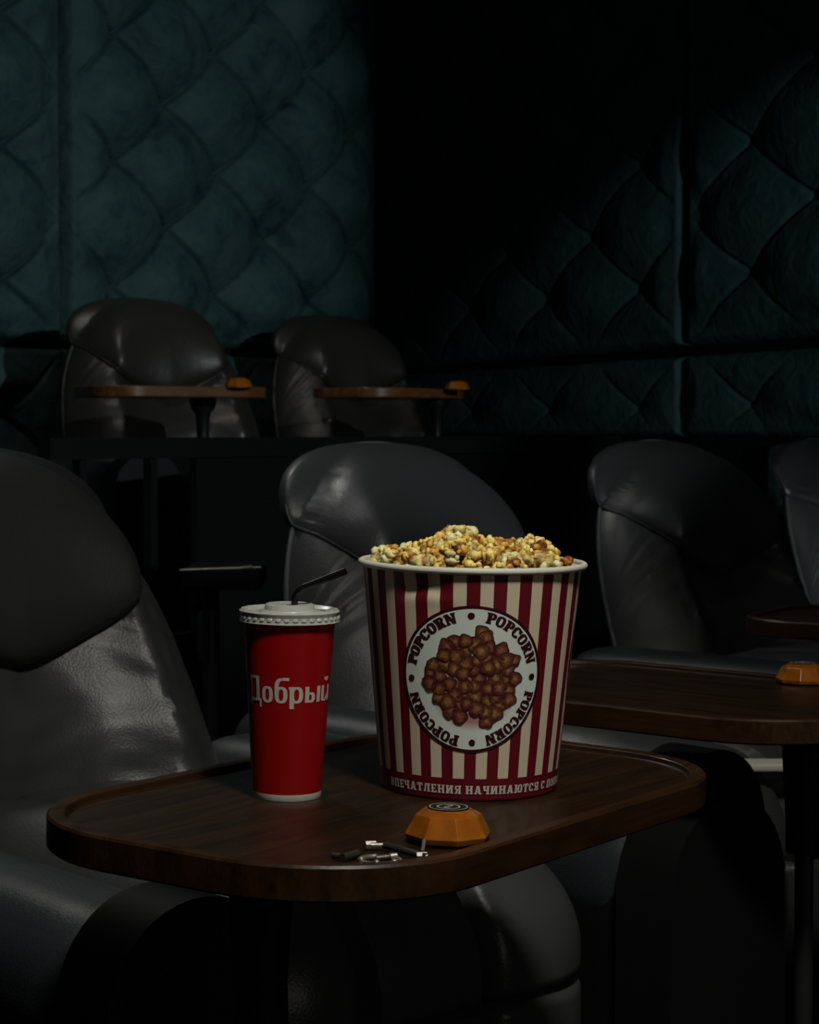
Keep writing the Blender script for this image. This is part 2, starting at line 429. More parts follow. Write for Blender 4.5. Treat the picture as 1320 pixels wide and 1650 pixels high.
# ------------------------------------------------------------------ swivel tables
def rrect(hx, hy, r_, n=14):
    pts = []
    for cx, cy, a0 in ((hx-r_, hy-r_, 0), (-hx+r_, hy-r_, PI/2), (-hx+r_, -hy+r_, PI), (hx-r_, -hy+r_, 1.5*PI)):
        for k in range(n+1):
            a = a0 + PI/2*k/n; pts.append((cx + r_*math.cos(a), cy + r_*math.sin(a)))
    return pts
HX, HYY, TR = .338, .208, .150
def make_tray(wt, ws):
    root = empty('swivel_table')
    def loops(spec):
        return [[(x, y, z) for x, y in rrect(HX+o, HYY+o, TR+o)] for o, z in spec]
    # z=0 is the recessed upper surface
    inner = loops([(-.0150, .0058), (-.0160, .0050), (-.0172, .0012), (-.019, 0), (-.08, 0)])
    mb = MB().grid(inner, closed_v=True, flip=True)
    mb.add(inner[-1], [tuple(range(len(inner[-1])))])
    mb.build('table_top', wt, root, angle=30)
    outer = loops([(-.09, -.0235), (-.003, -.0235), (0, -.021), (0, .0040), (-.002, .0062), (-.0135, .0062), (-.0150, .0058)])
    MB().grid(outer, closed_v=True, flip=True).add(outer[0], [tuple(range(len(outer[0])))[::-1]]).build('edge_band', ws, root, angle=30)
    return root
TZ = .662
def table_support(root, x, y, h, r_=.02):
    MB().lathe([(0, -.0245), (.055, -.0245), (.055, -.036), (.03, -.05), (.024, -.16), (.0235, -.20), (0, -.20)], 32, x, y).build('column', M['black'], root)
    MB().lathe([(0, -.19), (.012, -.19), (.012, -h+.02), (.03, -h+.012), (.03, -h+.003), (0, -h+.003)], 24, x, y).build('pole', M['pole'], root)

TILT = Matrix.Rotation(math.atan(.0185), 4, 'Y') @ Matrix.Rotation(math.atan(.0105), 4, 'X')
TC = Vector((-.0109, 1.9004, TZ))
TM = Matrix.Translation(TC) @ TILT                     # the tray sags slightly to the right
def on_table(X, Y, z=0, rz=0, s=1.0):
    """matrix for a thing resting on the sagging near table, at plan X, Y"""
    return TM @ Matrix.Translation((X-TC.x, Y-TC.y, z)) @ Matrix.Rotation(rz, 4, 'Z') @ Matrix.Scale(s, 4)
t1 = make_tray(M['wood'], M['wood_side'])
tag(t1, 'near dark wooden tray table carrying the red cup and popcorn bucket', 'table', 'wooden swivel tables')
A1 = R(55.5)
t1_parts = kids(t1)
t2 = copy_tree(t1); t3 = copy_tree(t1)
t1.matrix_world = TM @ Matrix.Rotation(A1, 4, 'Z')
def tl(tab_c, ang, X, Y):   # plan point to table-local
    d = Vector((X-tab_c[0], Y-tab_c[1])); c, s = math.cos(ang), math.sin(ang); return (d.x*c+d.y*s, -d.x*s+d.y*c)
lx, ly = tl((TC.x, TC.y), A1, -.130, 1.80); table_support(t1, lx, ly, TZ)
T2C = (.335, 2.66); A2 = R(-42)
t2.location = (*T2C, TZ); t2.rotation_euler = (0, 0, A2)
tag(t2, 'dark wooden tray table right of the popcorn bucket, with an orange button', 'table')
lx, ly = tl(T2C, A2, .505, 2.60); table_support(t2, lx, ly, TZ)
T3C = (.95, 3.63); A3 = R(-30)
t3.location = (*T3C, TZ); t3.rotation_euler = (0, 0, A3)
tag(t3, 'dark wooden tray tip poking in from the right edge above the second table', 'table')
lx, ly = tl(T3C, A3, 1.15, 3.6); table_support(t3, lx, ly, TZ)
# trays of the raised row
def far_tray(px, Y, z, ang, label, colx):
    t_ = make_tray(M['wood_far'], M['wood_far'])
    tag(t_, label, 'table'); q = at(px, HY, Y); t_.location = (q.x, q.y, z); t_.rotation_euler = (0, 0, ang)
    lx, ly = [k/.78 for k in tl((q.x, q.y), ang, *at(colx, HY, Y+.03).xy)]
    MB().lathe([(0, -.0245), (.05, -.0245), (.045, -.05), (.026, -.07), (.022, -.14), (.022, -.30), (0, -.30)], 32, lx, ly).build('column', M['black_metal'], t_)
    MB().lathe([(0, -.29), (.015, -.29), (.015, -z+.45+.02), (.04, -z+.45+.012), (.04, -z+.45+.003), (0, -z+.45+.003)], 24, lx, ly).build('pole', M['pole'], t_)
    t_['group'] = 'wooden swivel tables'; t_.scale = (.78, .78, 1)
    return t_
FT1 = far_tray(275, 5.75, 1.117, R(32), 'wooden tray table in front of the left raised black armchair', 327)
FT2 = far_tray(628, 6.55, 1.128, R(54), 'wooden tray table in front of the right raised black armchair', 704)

# ------------------------------------------------------------------ lettering engine: simple heavy slab glyphs on a unit-high grid
def B(x0, y0, x1, y1, n=2):
    return ([(x0+(x1-x0)*i/n, y) for i in range(n+1) for y in (y0, y1)], [(2*i, 2*i+2, 2*i+3, 2*i+1) for i in range(n)])
def D(xa, ya, xb, yb, w_):
    return ([(xa-w_/2, ya), (xa+w_/2, ya), (xb+w_/2, yb), (xb-w_/2, yb)], [(0, 1, 2, 3)])
def RG(cx, cy, rx, ry, tx, ty, a0=0, a1=360, p=2.6, n=28):
    P = []
    for i in range(n+1):
        a = R(a0+(a1-a0)*i/n); c, s = math.cos(a), math.sin(a)
        X, Y = sgn(c)*abs(c)**(2/p), sgn(s)*abs(s)**(2/p)
        P += [(cx+rx*X, cy+ry*Y), (cx+(rx-tx)*X, cy+(ry-ty)*Y)]
    return (P, [(2*i, 2*i+2, 2*i+3, 2*i+1) for i in range(n)])
def serif(x0, x1, w_=.12): return [B(x0, 0, x1, w_), B(x0, 1-w_, x1, 1)]
G = {}
S = .31; sl = .14
G['P'] = (.70, [B(.07, 0, .07+S, 1), B(0, 0, .44, sl), B(0, 1-sl, .42, 1), B(.3, .40, .44, .52), RG(.40, .70, .30, .30, .24, .15, -90, 90)])
G['O'] = (.70, [RG(.35, .5, .35, .5, .24, .17)])
G['C'] = (.68, [RG(.35, .5, .35, .5, .24, .17, 25, 335), B(.48, .60, .68, .78), B(.60, .72, .68, .98)])
G['R'] = (.76, [B(.07, 0, .07+S, 1), B(0, 0, .40, sl), B(0, 1-sl, .42, 1), B(.3, .44, .44, .56), RG(.40, .72, .29, .28, .22, .14, -90, 90), D(.46, .5, .60, 0, .24), B(.48, 0, .76, sl)])
G['N'] = (.82, [B(.06, 0, .26, 1), B(.56, 0, .76, 1), D(.20, 1, .62, 0, .26), B(0, 0, .32, sl), B(0, 1-sl, .3, 1), B(.50, 1-sl, .82, 1)])
# Cyrillic
s_ = .12
G['В'] = (.66, [B(.06, 0, .28, 1), B(0, 0, .34, s_), B(0, 1-s_, .34, 1), B(.25, .44, .40, .56), RG(.34, .73, .28, .27, .2, .13, -90, 90), RG(.34, .28, .32, .28, .22, .13, -90, 90)])
G['П'] = (.76, [B(.06, 0, .28, 1), B(.48, 0, .70, 1), B(0, 1-.15, .76, 1), B(0, 0, .34, s_), B(.42, 0, .76, s_)])
G['Е'] = (.62, [B(.06, 0, .28, 1), B(0, 0, .62, .15), B(0, .85, .60, 1), B(.2, .43, .48, .57), B(.50, 0, .62, .3), B(.48, .72, .60, 1)])
G['Ч'] = (.70, [B(.42, 0, .64, 1), B(.36, 0, .70, s_), B(.38, 1-s_, .70, 1), B(0, 1-s_, .32, 1), B(.05, .55, .27, 1), RG(.36, .58, .31, .20, .22, .14, 180, 270), B(.34, .38, .46, .52)])
G['А'] = (.80, [D(.13, 0, .36, 1, .16), D(.62, 0, .42, 1, .24), B(.22, .22, .56, .34), B(0, 0, .28, s_), B(.46, 0, .80, s_), B(.24, 1-s_, .5, 1)])
G['Т'] = (.68, [B(.23, 0, .45, 1), B(0, .85, .68, 1), B(0, .66, .11, 1), B(.57, .66, .68, 1), B(.16, 0, .52, s_)])
G['Л'] = (.76, [B(.48, 0, .70, 1), D(.15, 0, .27, 1, .18), B(.16, .85, .76, 1), B(0, 0, .24, .15), B(.42, 0, .76, s_)])
G['Н'] = (.78, [B(.06, 0, .28, 1), B(.50, 0, .72, 1), B(.2, .43, .6, .57), B(0, 0, .34, s_), B(.44, 0, .78, s_), B(0, 1-s_, .34, 1), B(.44, 1-s_, .78, 1)])
G['И'] = (.80, [B(.06, 0, .28, 1), B(.52, 0, .74, 1), D(.24, .08, .56, .92, .18), B(0, 0, .34, s_), B(.46, 0, .8, s_), B(0, 1-s_, .34, 1), B(.46, 1-s_, .8, 1)])
G['Я'] = (.72, [B(.44, 0, .66, 1), B(.38, 0, .72, s_), B(.34, 1-s_, .72, 1), B(.3, .42, .5, .54), RG(.34, .72, .30, .28, .2, .13, 90, 270), D(.14, 0, .34, .48, .2), B(0, 0, .28, s_)])
G['Ю'] = (.98, [B(.06, 0, .28, 1), B(0, 0, .34, s_), B(0, 1-s_, .34, 1), B(.2, .43, .5, .57), RG(.68, .5, .30, .5, .2, .14)])
G['С'] = (.64, [RG(.33, .5, .33, .5, .22, .14, 25, 335), B(.50, .62, .64, .95)])
G['О'] = (.68, [RG(.34, .5, .34, .5, .22, .14)])
G['К'] = (.74, [B(.06, 0, .28, 1), B(0, 0, .34, s_), B(0, 1-s_, .34, 1), D(.30, .45, .58, 1, .18), D(.60, 0, .36, .6, .24), B(.46, 0, .74, s_)])
G['Р'] = G['P']
G['М'] = (.96, [B(.06, 0, .24, 1), B(.70, 0, .90, 1), D(.18, 1, .47, .1, .2), D(.78, 1, .50, .1, .16), B(0, 0, .3, s_), B(.64, 0, .96, s_), B(0, 1-s_, .24, 1), B(.72, 1-s_, .96, 1)])
def layout(text, h, ws=1.0, gap=.10, space=.36):
    """polygons (in metres) of one line of text, left aligned at 0; returns (polys, width)"""
    x = 0; out = []
    for ch in text:
        if ch == ' ': x += space*h*ws; continue
        wd, prims = G[ch]
        for P, f in prims: out.append(([(x+a*h*ws, b*h) for a, b in P], f))
        x += (wd + gap)*h*ws
    return out, x - gap*h*ws

# ------------------------------------------------------------------ popcorn bucket
BX, BY = .0562, 1.9507
RB, RT, BH = .0822, .1025, .2100
phi0 = math.atan2(-BY, -BX) + R(.6)
def b_r(z): return RB + (RT-RB)*z/BH
bucket = empty('popcorn_bucket'); tag(bucket, 'large red and cream striped paper popcorn bucket on the near table', 'popcorn bucket')
bucket.matrix_world = on_table(BX, BY, s=1.019)
m = mat('striped_paper', (.6, .5, .38), .45, .4); t = NT(m)
tc = t.n('ShaderNodeTexCoord').outputs['Object']; sx = t.n('ShaderNodeSeparateXYZ'); t.l(tc, sx.inputs[0])
ang = t.math('ARCTAN2', sx.outputs['Y'], sx.outputs['X'])
fr = t.math('FRACT', t.math('MULTIPLY', t.math('ADD', ang, 20*PI - phi0 + 2*PI/26*.25), 26/(2*PI)))
isred = t.math('LESS_THAN', fr, .505)
band = t.math('LESS_THAN', sx.outputs['Z'], .0210)
fac = t.math('MAXIMUM', isred, band)
t.l(t.mix(fac, (.62, .53, .38), (.115, .004, .010)), t.b.inputs['Base Color'])
M['stripes'] = m
M['paper_white'] = mat('white_card', (.60, .60, .51), .5, .4)
M['badge_white'] = mat('badge_white', (.60, .68, .62), .45, .4)
M['ink'] = mat('dark_red_ink', (.028, .003, .006), .5, .3)
M['letter_white'] = mat('bucket_letter_white', (.55, .55, .48), .5)
def dent(phi, z):
    d = 0
    for (dp, dz, a, sp, sz) in ((-.60, .191, .0022, .10, .006), (-.48, .197, .0030, .14, .010), (-.30, .190, .0016, .08, .007), (1.40, .12, .0015, .1, .03), (-.35, .184, -.0012, .2, .006)):
        q = ((phi-dp)/sp)**2 + ((z-dz)/sz)**2
        d += a*math.exp(-q)
    return d
NB = 192; P = []
zs = [0, .0015] + [.003 + (BH-.006)*i/70 for i in range(71)]
for z in zs:
    row = []
    for k in range(NB):
        a = 2*PI*k/NB; ph = (a+PI) % (2*PI) - PI
        r_ = b_r(z) - (.0015 if z == 0 else 0) - dent(ph, z)
        row.append((r_*math.cos(phi0+a), r_*math.sin(phi0+a), z))
    P.append(row)
bb_ = MB().grid(P, closed_v=True); bb_.lathe([(b_r(0)-.0015, 0), (b_r(0)-.004, .0), (b_r(.006)-.004, .006), (0, .006)], NB)
body = bb_.build('paper_body', M['stripes'], bucket, merge=False)
MB().lathe([(b_r(z)-.0055, z) for z in (.006, .05, .1, .15, BH-.006)] + [(b_r(BH)-.001, BH-.0005)], 128).build('inner_liner', M['paper_white'], bucket)
prof = [(RT+.0016+.0032*math.cos(a), BH-.0005+.0032*math.sin(a)) for a in [2*PI*k/16 for k in range(17)]]
MB().lathe(prof, 160).build('rolled_rim', M['paper_white'], bucket)
def on_cone(s, h, off):   # s sideways (seen left to right), h height above base
    Rm = b_r(.104); z = h; r_ = b_r(z) + off - dent(s/Rm, z)*1.0
    a = phi0 + s/Rm
    return (r_*math.cos(a), r_*math.sin(a), z)
def wrap_polys(polys, fn):
    mb = MB()
    for P_, f in polys: mb.add([fn(a, b) for a, b in P_], f)
    return mb
BC = .1120; BR = .0655                     # badge centre height and radius
def disc(r0, r1, off, nr=10, n=128):
    return MB().grid([[on_cone(math.cos(2*PI*k/n)*r_, BC + math.sin(2*PI*k/n)*r_*1.02, off) for k in range(n)] for r_ in [r0+(r1-r0)*i/nr for i in range(nr+1)]], closed_v=True)
bd = disc(0, BR-.0022, .00055).build('badge', M['badge_white'], bucket, merge=False)
disc(BR-.0028, BR, .0006, 2).build('badge_ring', M['ink'], bd, merge=False)
# badge shading of the print: soft pink under the popcorn picture
m = M['badge_white']; t = NT(m); tc = t.n('ShaderNodeTexCoord').outputs['Object']; sx = t.n('ShaderNodeSeparateXYZ'); t.l(tc, sx.inputs[0])
dz = t.math('MULTIPLY', t.math('SUBTRACT', sx.outputs['Z'], BC-.014), 30); dx = t.math('MULTIPLY', sx.outputs['X'], 26)
q = t.math('ADD', t.math('MULTIPLY', dz, dz), t.math('MULTIPLY', dx, dx))
t.l(t.ramp(q, [(.55, (.42, .20, .17)), (1.0, (.62, .70, .64))]), t.b.inputs['Base Color'])
# POPCORN four times round the badge
polys = []; LH = .0096; rb = BR - .0030 - LH - .0012
base_txt, wtx = layout('POPCORN', LH, .86, .04)
span = R(64)
for c_deg in (45, -45, -135, 135):
    rm = rb + LH*.35; sc_ = 1.0
    for P_, f in base_txt:
        Q = []
        for a, b in P_:
            th = R(c_deg) - (a - wtx/2)/wtx*span + R(1.5)
            rr = rb + b; Q.append((rr*math.cos(th), BC + rr*math.sin(th)*1.02))
        polys.append((Q, f))
for k in range(4):
    th = R(90*k + 1.5); rr = rb + LH/2; cx, cy = rr*math.cos(th), rr*math.sin(th)
    polys.append(([(cx + .0030*math.cos(2*PI*i/20), BC + (cy + .0030*math.sin(2*PI*i/20))*1.02) for i in range(20)], [tuple(range(20))]))
wrap_polys(polys, lambda a, b: on_cone(a, b, .0009)).build('lettering', M['ink'], bd, smooth=False, merge=False)
# printed picture of caramel popcorn: overlapping round kernels
m = mat('printed_popcorn', (.3, .15, .05), .45, .4); t = NT(m)
uv = t.n('ShaderNodeUVMap').outputs[0]; ln = t.n('ShaderNodeVectorMath', _operation='LENGTH'); t.l(uv, ln.inputs[0])
tcn = t.n('ShaderNodeTexCoord').outputs['Object']
vo = t.n('ShaderNodeTexVoronoi', Scale=420.0); t.l(tcn, vo.inputs['Vector'])
nz = t.n('ShaderNodeTexNoise', Scale=230.0, Detail=4.0, Roughness=.7); t.l(tcn, nz.inputs['Vector'])
nl = t.n('ShaderNodeTexNoise', Scale=45.0); t.l(tcn, nl.inputs['Vector'])
s = t.math('ADD', t.math('MULTIPLY', ln.outputs['Value'], .55), t.math('MULTIPLY', nz.outputs['Fac'], .55))
s = t.math('ADD', s, t.math('MULTIPLY', vo.outputs['Distance'], .25))
c1 = t.ramp(s, [(.25, (.42, .28, .10)), (.52, (.25, .13, .04)), (.74, (.12, .04, .016)), (.95, (.05, .010, .007))])
c2 = t.ramp(s, [(.25, (.36, .20, .11)), (.52, (.21, .08, .04)), (.74, (.10, .022, .016)), (.95, (.045, .007, .007))])
t.l(t.mix(t.ramp(nl.outputs['Fac'], [(.45, (0, 0, 0)), (.6, (1, 1, 1))]), c1, c2), t.b.inputs['Base Color'])
M['print'] = m
rnd = random.Random(4)
pts = []
out = [(.2,1.0),(-.38,.80),(.62,.62),(.93,.40),(.97,.02),(.86,-.42),(.55,-.72),(.12,-.62),(-.45,-.66),(-.72,-.40),(-.93,-.1),(-.85,.28),(-.6,.5),(.35,-.88),(.05,.75),(-.1,-.5),(.28,.88)]
for a, b in out: pts.append((a*.0405, b*.043))
for _ in range(4000):
    r_, th = math.sqrt(rnd.random())*.037, rnd.random()*2*PI; a, b = r_*math.cos(th), r_*math.sin(th)
    if b < -.024 and abs(a) < .008: continue
    if all((a-c)**2+(b-d)**2 > .0078**2 for c, d in pts): pts.append((a, b))
rnd.shuffle(pts)
mb = MB(); uvs = []
for i, (a, b) in enumerate(pts):
    off = .0010 + .000012*i; rk = .0062 + rnd.random()*.0018; n = 18; ph = rnd.random()*6
    ring = []; ring2 = []
    for k in range(n):
        th = 2*PI*k/n; rr = rk*(1 + .10*math.sin(3*th+ph) + .06*math.sin(5*th+2*ph))
        ring.append(on_cone(a+rr*math.cos(th), BC+b+rr*math.sin(th), off)); ring2.append((math.cos(th), math.sin(th)))
    c0 = on_cone(a, BC+b, off)
    mb.add([c0]+ring, [(0, 1+k, 1+(k+1) % n) for k in range(n)]); uvs.append([(0, 0)]+ring2)
pr = mb.build('popcorn_picture', M['print'], bd, smooth=False, merge=False)
uvl = pr.data.uv_layers.new(name='UVMap'); flat = [q for u_ in uvs for q in u_]
for lp in pr.data.loops: uvl.data[lp.index].uv = flat[lp.vertex_index]
# line of text round the foot
TH_ = .0077; Rm_ = b_r(.104)
_, w2 = layout('ВПЕЧАТЛЕНИЯ НАЧИНАЮТСЯ', TH_, 1, .13, .34)
k_ = Rm_*R(107.6)/w2
txt, wt_ = layout('ВПЕЧАТЛЕНИЯ НАЧИНАЮТСЯ С ПОПКОРНОМ', TH_, k_, .13, .34)
wrap_polys(txt, lambda a, b: on_cone(-R(58.5)*Rm_ + a, .0070+b, .0006)).build('lettering', M['letter_white'], bucket, smooth=False, merge=False)

# ------------------------------------------------------------------ popcorn
def pop_mat(name, stops, core):
    m = mat(name, stops[1][1], .5, .4); t = NT(m)
    tc = t.n('ShaderNodeTexCoord').outputs['Object']; oi = t.n('ShaderNodeObjectInfo')
    ns = t.n('ShaderNodeTexNoise', Scale=130.0, Detail=3.0, _noise_dimensions='4D'); t.l(tc, ns.inputs['Vector']); t.l(t.math('MULTIPLY', oi.outputs['Random'], 40), ns.inputs['W'])
    s = t.math('ADD', ns.outputs['Fac'], t.math('MULTIPLY', t.math('SUBTRACT', oi.outputs['Random'], .5), .16))
    c = t.ramp(s, stops)
    ln = t.n('ShaderNodeVectorMath', _operation='LENGTH'); t.l(tc, ln.inputs[0])
    k = t.ramp(t.math('ADD', t.math('MULTIPLY', ln.outputs['Value'], 100), t.math('MULTIPLY', ns.outputs['Fac'], .3)), [(.52, (0, 0, 0)), (.80, (1, 1, 1))])
    t.l(t.mix(k, core, c), t.b.inputs['Base Color'])
    t.b.inputs['Subsurface Weight'].default_value = .08; t.b.inputs['Subsurface Radius'].default_value = (.003, .002, .001)
    b = t.n('ShaderNodeBump', Strength=.6, Distance=.0015); n2 = t.n('ShaderNodeTexNoise', Scale=380.0, Detail=3.0); t.l(tc, n2.inputs['Vector']); t.l(n2.outputs['Fac'], b.inputs['Height']); t.l(b.outputs[0], t.b.inputs['Normal'])
    return m
M['pop_y'] = pop_mat('buttery_popcorn', [(.36, (.44, .19, .02)), (.47, (.80, .58, .10)), (.62, (.92, .78, .28))], (.20, .07, .01))
M['pop_p'] = pop_mat('pale_popcorn', [(.34, (.50, .36, .08)), (.44, (.74, .66, .26)), (.60, (.82, .79, .46))], (.30, .14, .03))
M['pop_c'] = pop_mat('caramel_popcorn', [(.36, (.16, .035, .006)), (.48, (.44, .19, .03)), (.64, (.68, .42, .10))], (.08, .018, .005))
ico = bmesh.new(); bmesh.ops.create_icosphere(ico, subdivisions=2, radius=1); ico.verts.ensure_lookup_table()
IV = [v.co.copy() for v in ico.verts]; IF = [tuple(v.index for v in f.verts) for f in ico.faces]; ico.free()
def kernel_mesh(seed):
    rn_ = random.Random(seed); mb = MB(); k = rn_.randint(7, 11)
    for i in range(k):
        d = Vector((rn_.gauss(0, 1), rn_.gauss(0, 1), rn_.gauss(0, .8))).normalized()*rn_.uniform(.0028, .0065)
        r_ = rn_.uniform(.0024, .0044); st = Vector((rn_.uniform(.55, 1.3), rn_.uniform(.55, 1.3), rn_.uniform(.55, 1.3)))
        vs = []
        for v in IV:
            w_ = 1 + .50*noise.noise(v*2.4 + Vector((seed*3.1, i*5.7, 0)))
            vs.append(d + Vector((v.x*st.x, v.y*st.y, v.z*st.z))*r_*w_)
        mb.add(vs, IF)
    mb.add([Vector((v.x, v.y, v.z))*.0045 for v in IV], IF)
    return mb
kinds = {'y': ('buttery yellow popcorn piece heaped in the striped bucket', M['pop_y']),
         'p': ('pale cream popcorn piece heaped in the striped bucket', M['pop_p']),
         'c': ('caramel brown popcorn piece heaped in the striped bucket', M['pop_c'])}
protos = {}
for kk, (lab, mm) in kinds.items():
    protos[kk] = []
    for i in range(6):
        o = kernel_mesh(i*7 + ord(kk)).build('popcorn', mm, merge=False, angle=180)
        tag(o, lab, 'popcorn', 'popcorn heaped in the bucket'); protos[kk].append([o, False])
prof_px = [(575, -.012), (592, .008), (620, .016), (650, .016), (690, .021), (735, .036), (775, .025), (800, .023), (825, .021), (855, .027), (885, .018), (903, .003), (925, -.012), (950, -.02)]
def heap(X, Y):
    px = 760 + X/1.915*F
    for (a, ha), (b, hb_) in zip(prof_px, prof_px[1:]):
        if a <= px <= b: h = ha + (hb_-ha)*(px-a)/(b-a); break
    else: h = -.02
    return h
rp = random.Random(11); placed = []
tries = 0
while tries < 40000 and len(placed) < 260:
    tries += 1
    r_ = math.sqrt(rp.random())*.0885; th = rp.random()*2*PI; X, Y = r_*math.cos(th), r_*math.sin(th)
    k = max(0, 1-(Y/.100)**2)**.5
    h = heap(X, Y); h = -.006 + (h+.006)*k if h > -.006 else h
    lay = rp.choice((0, 0, 1)); z = BH + h - .0095 - lay*.008 + rp.uniform(-.003, .003)
    if z > BH+.022 and rp.random() < .3: z -= .004
    if all((X-a)**2 + (Y-b)**2 + (z-c)**2 > .0096**2 for a, b, c in placed): placed.append((X, Y, z))
BMW = bucket.matrix_world.copy()
for (X, Y, z) in placed:
    kk = rp.choices('ypc', (5.5, 3, 1.9))[0]; slot = rp.choice(protos[kk])
    if slot[1]: o = slot[0].copy(); col.objects.link(o)
    else: o = slot[0]; slot[1] = True
    s = rp.uniform(.9, 1.3)
    o.matrix_world = BMW @ Matrix.Translation((X, Y, z)) @ Matrix.Rotation(rp.uniform(0, 6.28), 4, Vector((rp.gauss(0, 1), rp.gauss(0, 1), rp.gauss(0, 1)))) @ Matrix.Scale(s, 4)
for kk in protos:
    for o, used in protos[kk]:
        if not used: bpy.data.objects.remove(o)
# the uncountable rest of the popcorn below the top layers
mb = MB(); rf = random.Random(3)
for i in range(420):
    r_ = math.sqrt(rf.random())*.080; th = rf.random()*2*PI; X, Y = r_*math.cos(th), r_*math.sin(th)
    h = min(heap(X, Y), .02)*max(0, 1-(Y/.1)**2)**.5 if heap(X, Y) > 0 else heap(X, Y)
    c = Vector((X, Y, BH + h - .020 + rf.uniform(-.004, .002))); rr = rf.uniform(.005, .0085)
    mb.add([c + v*rr*(1+.25*noise.noise(v*2+c*300)) for v in IV], IF)
o = mb.build('popcorn_filling', M['pop_y'], merge=False, angle=180); o.matrix_world = BMW
tag(o, 'mass of popcorn below the top layer inside the striped bucket', 'popcorn', None, 'stuff')

# ------------------------------------------------------------------ red cup
CX, CY = -.1135, 1.8804
cup = empty('paper_cup'); tag(cup, 'tall red paper cup with translucent lid left of the bucket', 'cup'); cup.matrix_world = on_table(CX, CY, s=1.01)
cphi = math.atan2(-CY, -CX)
cr0, cr1, CH = .0312, .0418, .166
def c_r(z): return cr0 + (cr1-cr0)*z/CH
M['cup_red'] = mat('red_paper', (.26, .001, .002), .38, .4)
M['cup_white'] = mat('cup_white', (.50, .50, .44), .5)
M['lid'] = mat('frosted_lid', (.50, .53, .48), .28, .5, 0, **{'Transmission Weight': .25, 'IOR': 1.4})
MB().lathe([(c_r(.0062)+.0001, .0062)] + [(c_r(z), z) for z in [.0062+(CH-.0062)*i/20 for i in range(21)]] + [(c_r(CH)-.001, CH)], 96).build('cup_body', M['cup_red'], cup)
MB().lathe([(0, .004), (cr0-.003, .004), (cr0-.0025, 0), (cr0-.0002, 0), (cr0+.0002, .0006), (c_r(.0062)+.0001, .0062)], 96).build('foot_band', M['cup_white'], cup)
lid = [(cr1+.0008, CH-.0052), (cr1+.0042, CH-.0050), (cr1+.0036, CH-.0028), (cr1+.0028, CH+.001), (cr1+.0036, CH+.0022), (cr1+.0040, CH+.0042), (cr1+.0022, CH+.0060), (cr1-.0005, CH+.0052), (cr1-.002, CH+.0034), (.0285, CH+.0030), (.0275, CH+.0046), (.0232, CH+.0050), (.0222, CH+.0098), (.0205, CH+.0106), (.0185, CH+.0098), (.010, CH+.0094), (.0034, CH+.0092)]
L = MB().lathe(lid, 96).build('lid', M['lid'], cup, angle=50)
# pressed lugs round the skirt of the lid
mb = MB()
for k in range(36):
    a0 = 2*PI*k/36
    P = []
    for da in (-.055, -.03, .03, .055):
        P.append([((cr1+.0034+o_)*math.cos(a0+da), (cr1+.0034+o_)*math.sin(a0+da), CH+z) for z, o_ in ((-.0030, .0), (-.0022, .0010 if abs(da) < .05 else 0), (-.0004, .0008 if abs(da) < .05 else -.0004), (.0006, -.0006))])
    mb.grid(P)
mb.build('lid_lugs', M['lid'], L, merge=False)
# straw: own thing, stands in the cup
M['straw'] = mat('black_straw', (.004, .004, .004), .3, .35)
st = empty('drinking_straw'); tag(st, 'black bendy drinking straw sticking out of the cup lid', 'straw'); st.matrix_world = on_table(CX, CY, s=1.01)
px1 = .0062; zt_ = CH + .009
px1 = .0040
p0 = Vector((px1-.004, 0, .02)); p1 = Vector((px1+.0005, 0, zt_+.006)); p2 = Vector((px1+.009, 0, zt_+.0165)); p3 = Vector((px1+.047, -.004, zt_+.0325))
MB().tube([p0, p0.lerp(p1, .5), p1], .0031, 14).build('lower_tube', M['straw'], st)
pts_ = []; rs = []
for i in range(25):
    k = i/24; q = p1*(1-k)**2 + (p1+Vector((.001, 0, .006)))*2*k*(1-k) + p2*k*k + Vector((0, 0, 0)); pts_.append(q); rs.append(.0034 if i % 2 else .0029)
MB().tube(pts_, rs, 14).build('bend', M['straw'], st, angle=180)
MB().tube([p2, p2.lerp(p3, .5), p3], .0032, 14, cap=False).tube([p3, p2.lerp(p3,   .6)], .0026, 14, cap=False).build('upper_tube', M['straw'], st)
# lettering on the cup: heights in x-heights, 1 = x-height
M['cup_letter'] = mat('cup_letter', (.44, .42, .37), .5)
XH = .0143; zc = .0905
def on_cup(s, h): 
    r_ = c_r(h) + .0004; a = cphi + s/.0373; return (r_*math.cos(a), r_*math.sin(a), h)
def put(polys, s0, s1, w_): return [([(s0 + a/w_*(s1-s0), zc + b*XH) for a, b in P_], f) for P_, f in polys]
CL = []
CL += put([B(.26, .12, .50, 1.62), D(.17, .05, .24, 1.55, .10), B(.70, .05, 1.0, 1.62), B(.08, 1.45, 1.0, 1.62), B(.0, 0, 1.16, .20), B(.0, -.30, .13, .2), B(.98, -.34, 1.16, .2), B(.03, 1.25, .16, 1.62)][1:], -.0412, -.0258, 1.16)
CL += put([RG(.42, .5, .42, .53, .27, .17)], -.0250, -.0140, .84)
CL += put([RG(.44, .5, .44, .53, .28, .17), RG(.56, .92, .56, .66, .28, .17, 98, 180), B(.50, 1.40, .98, 1.60), B(0, .4, .28, .95)], -.0124, .0002, .95)
CL += put([B(0, -.38, .30, 1.02), B(-.06, .86, .2, 1.02), RG(.46, .5, .44, .53, .28, .17, -150, 150), B(.1, .02, .5, .13)], .0010, .0136, .92)
CL += put([B(0, 0, .28, 1.02), RG(.36, .32, .36, .33, .26, .15, -90, 90), B(.25, .50, .40, .65), B(.25, -.01, .40, .14), B(.86, 0, 1.14, 1.02)], .0152, .0318, 1.14)
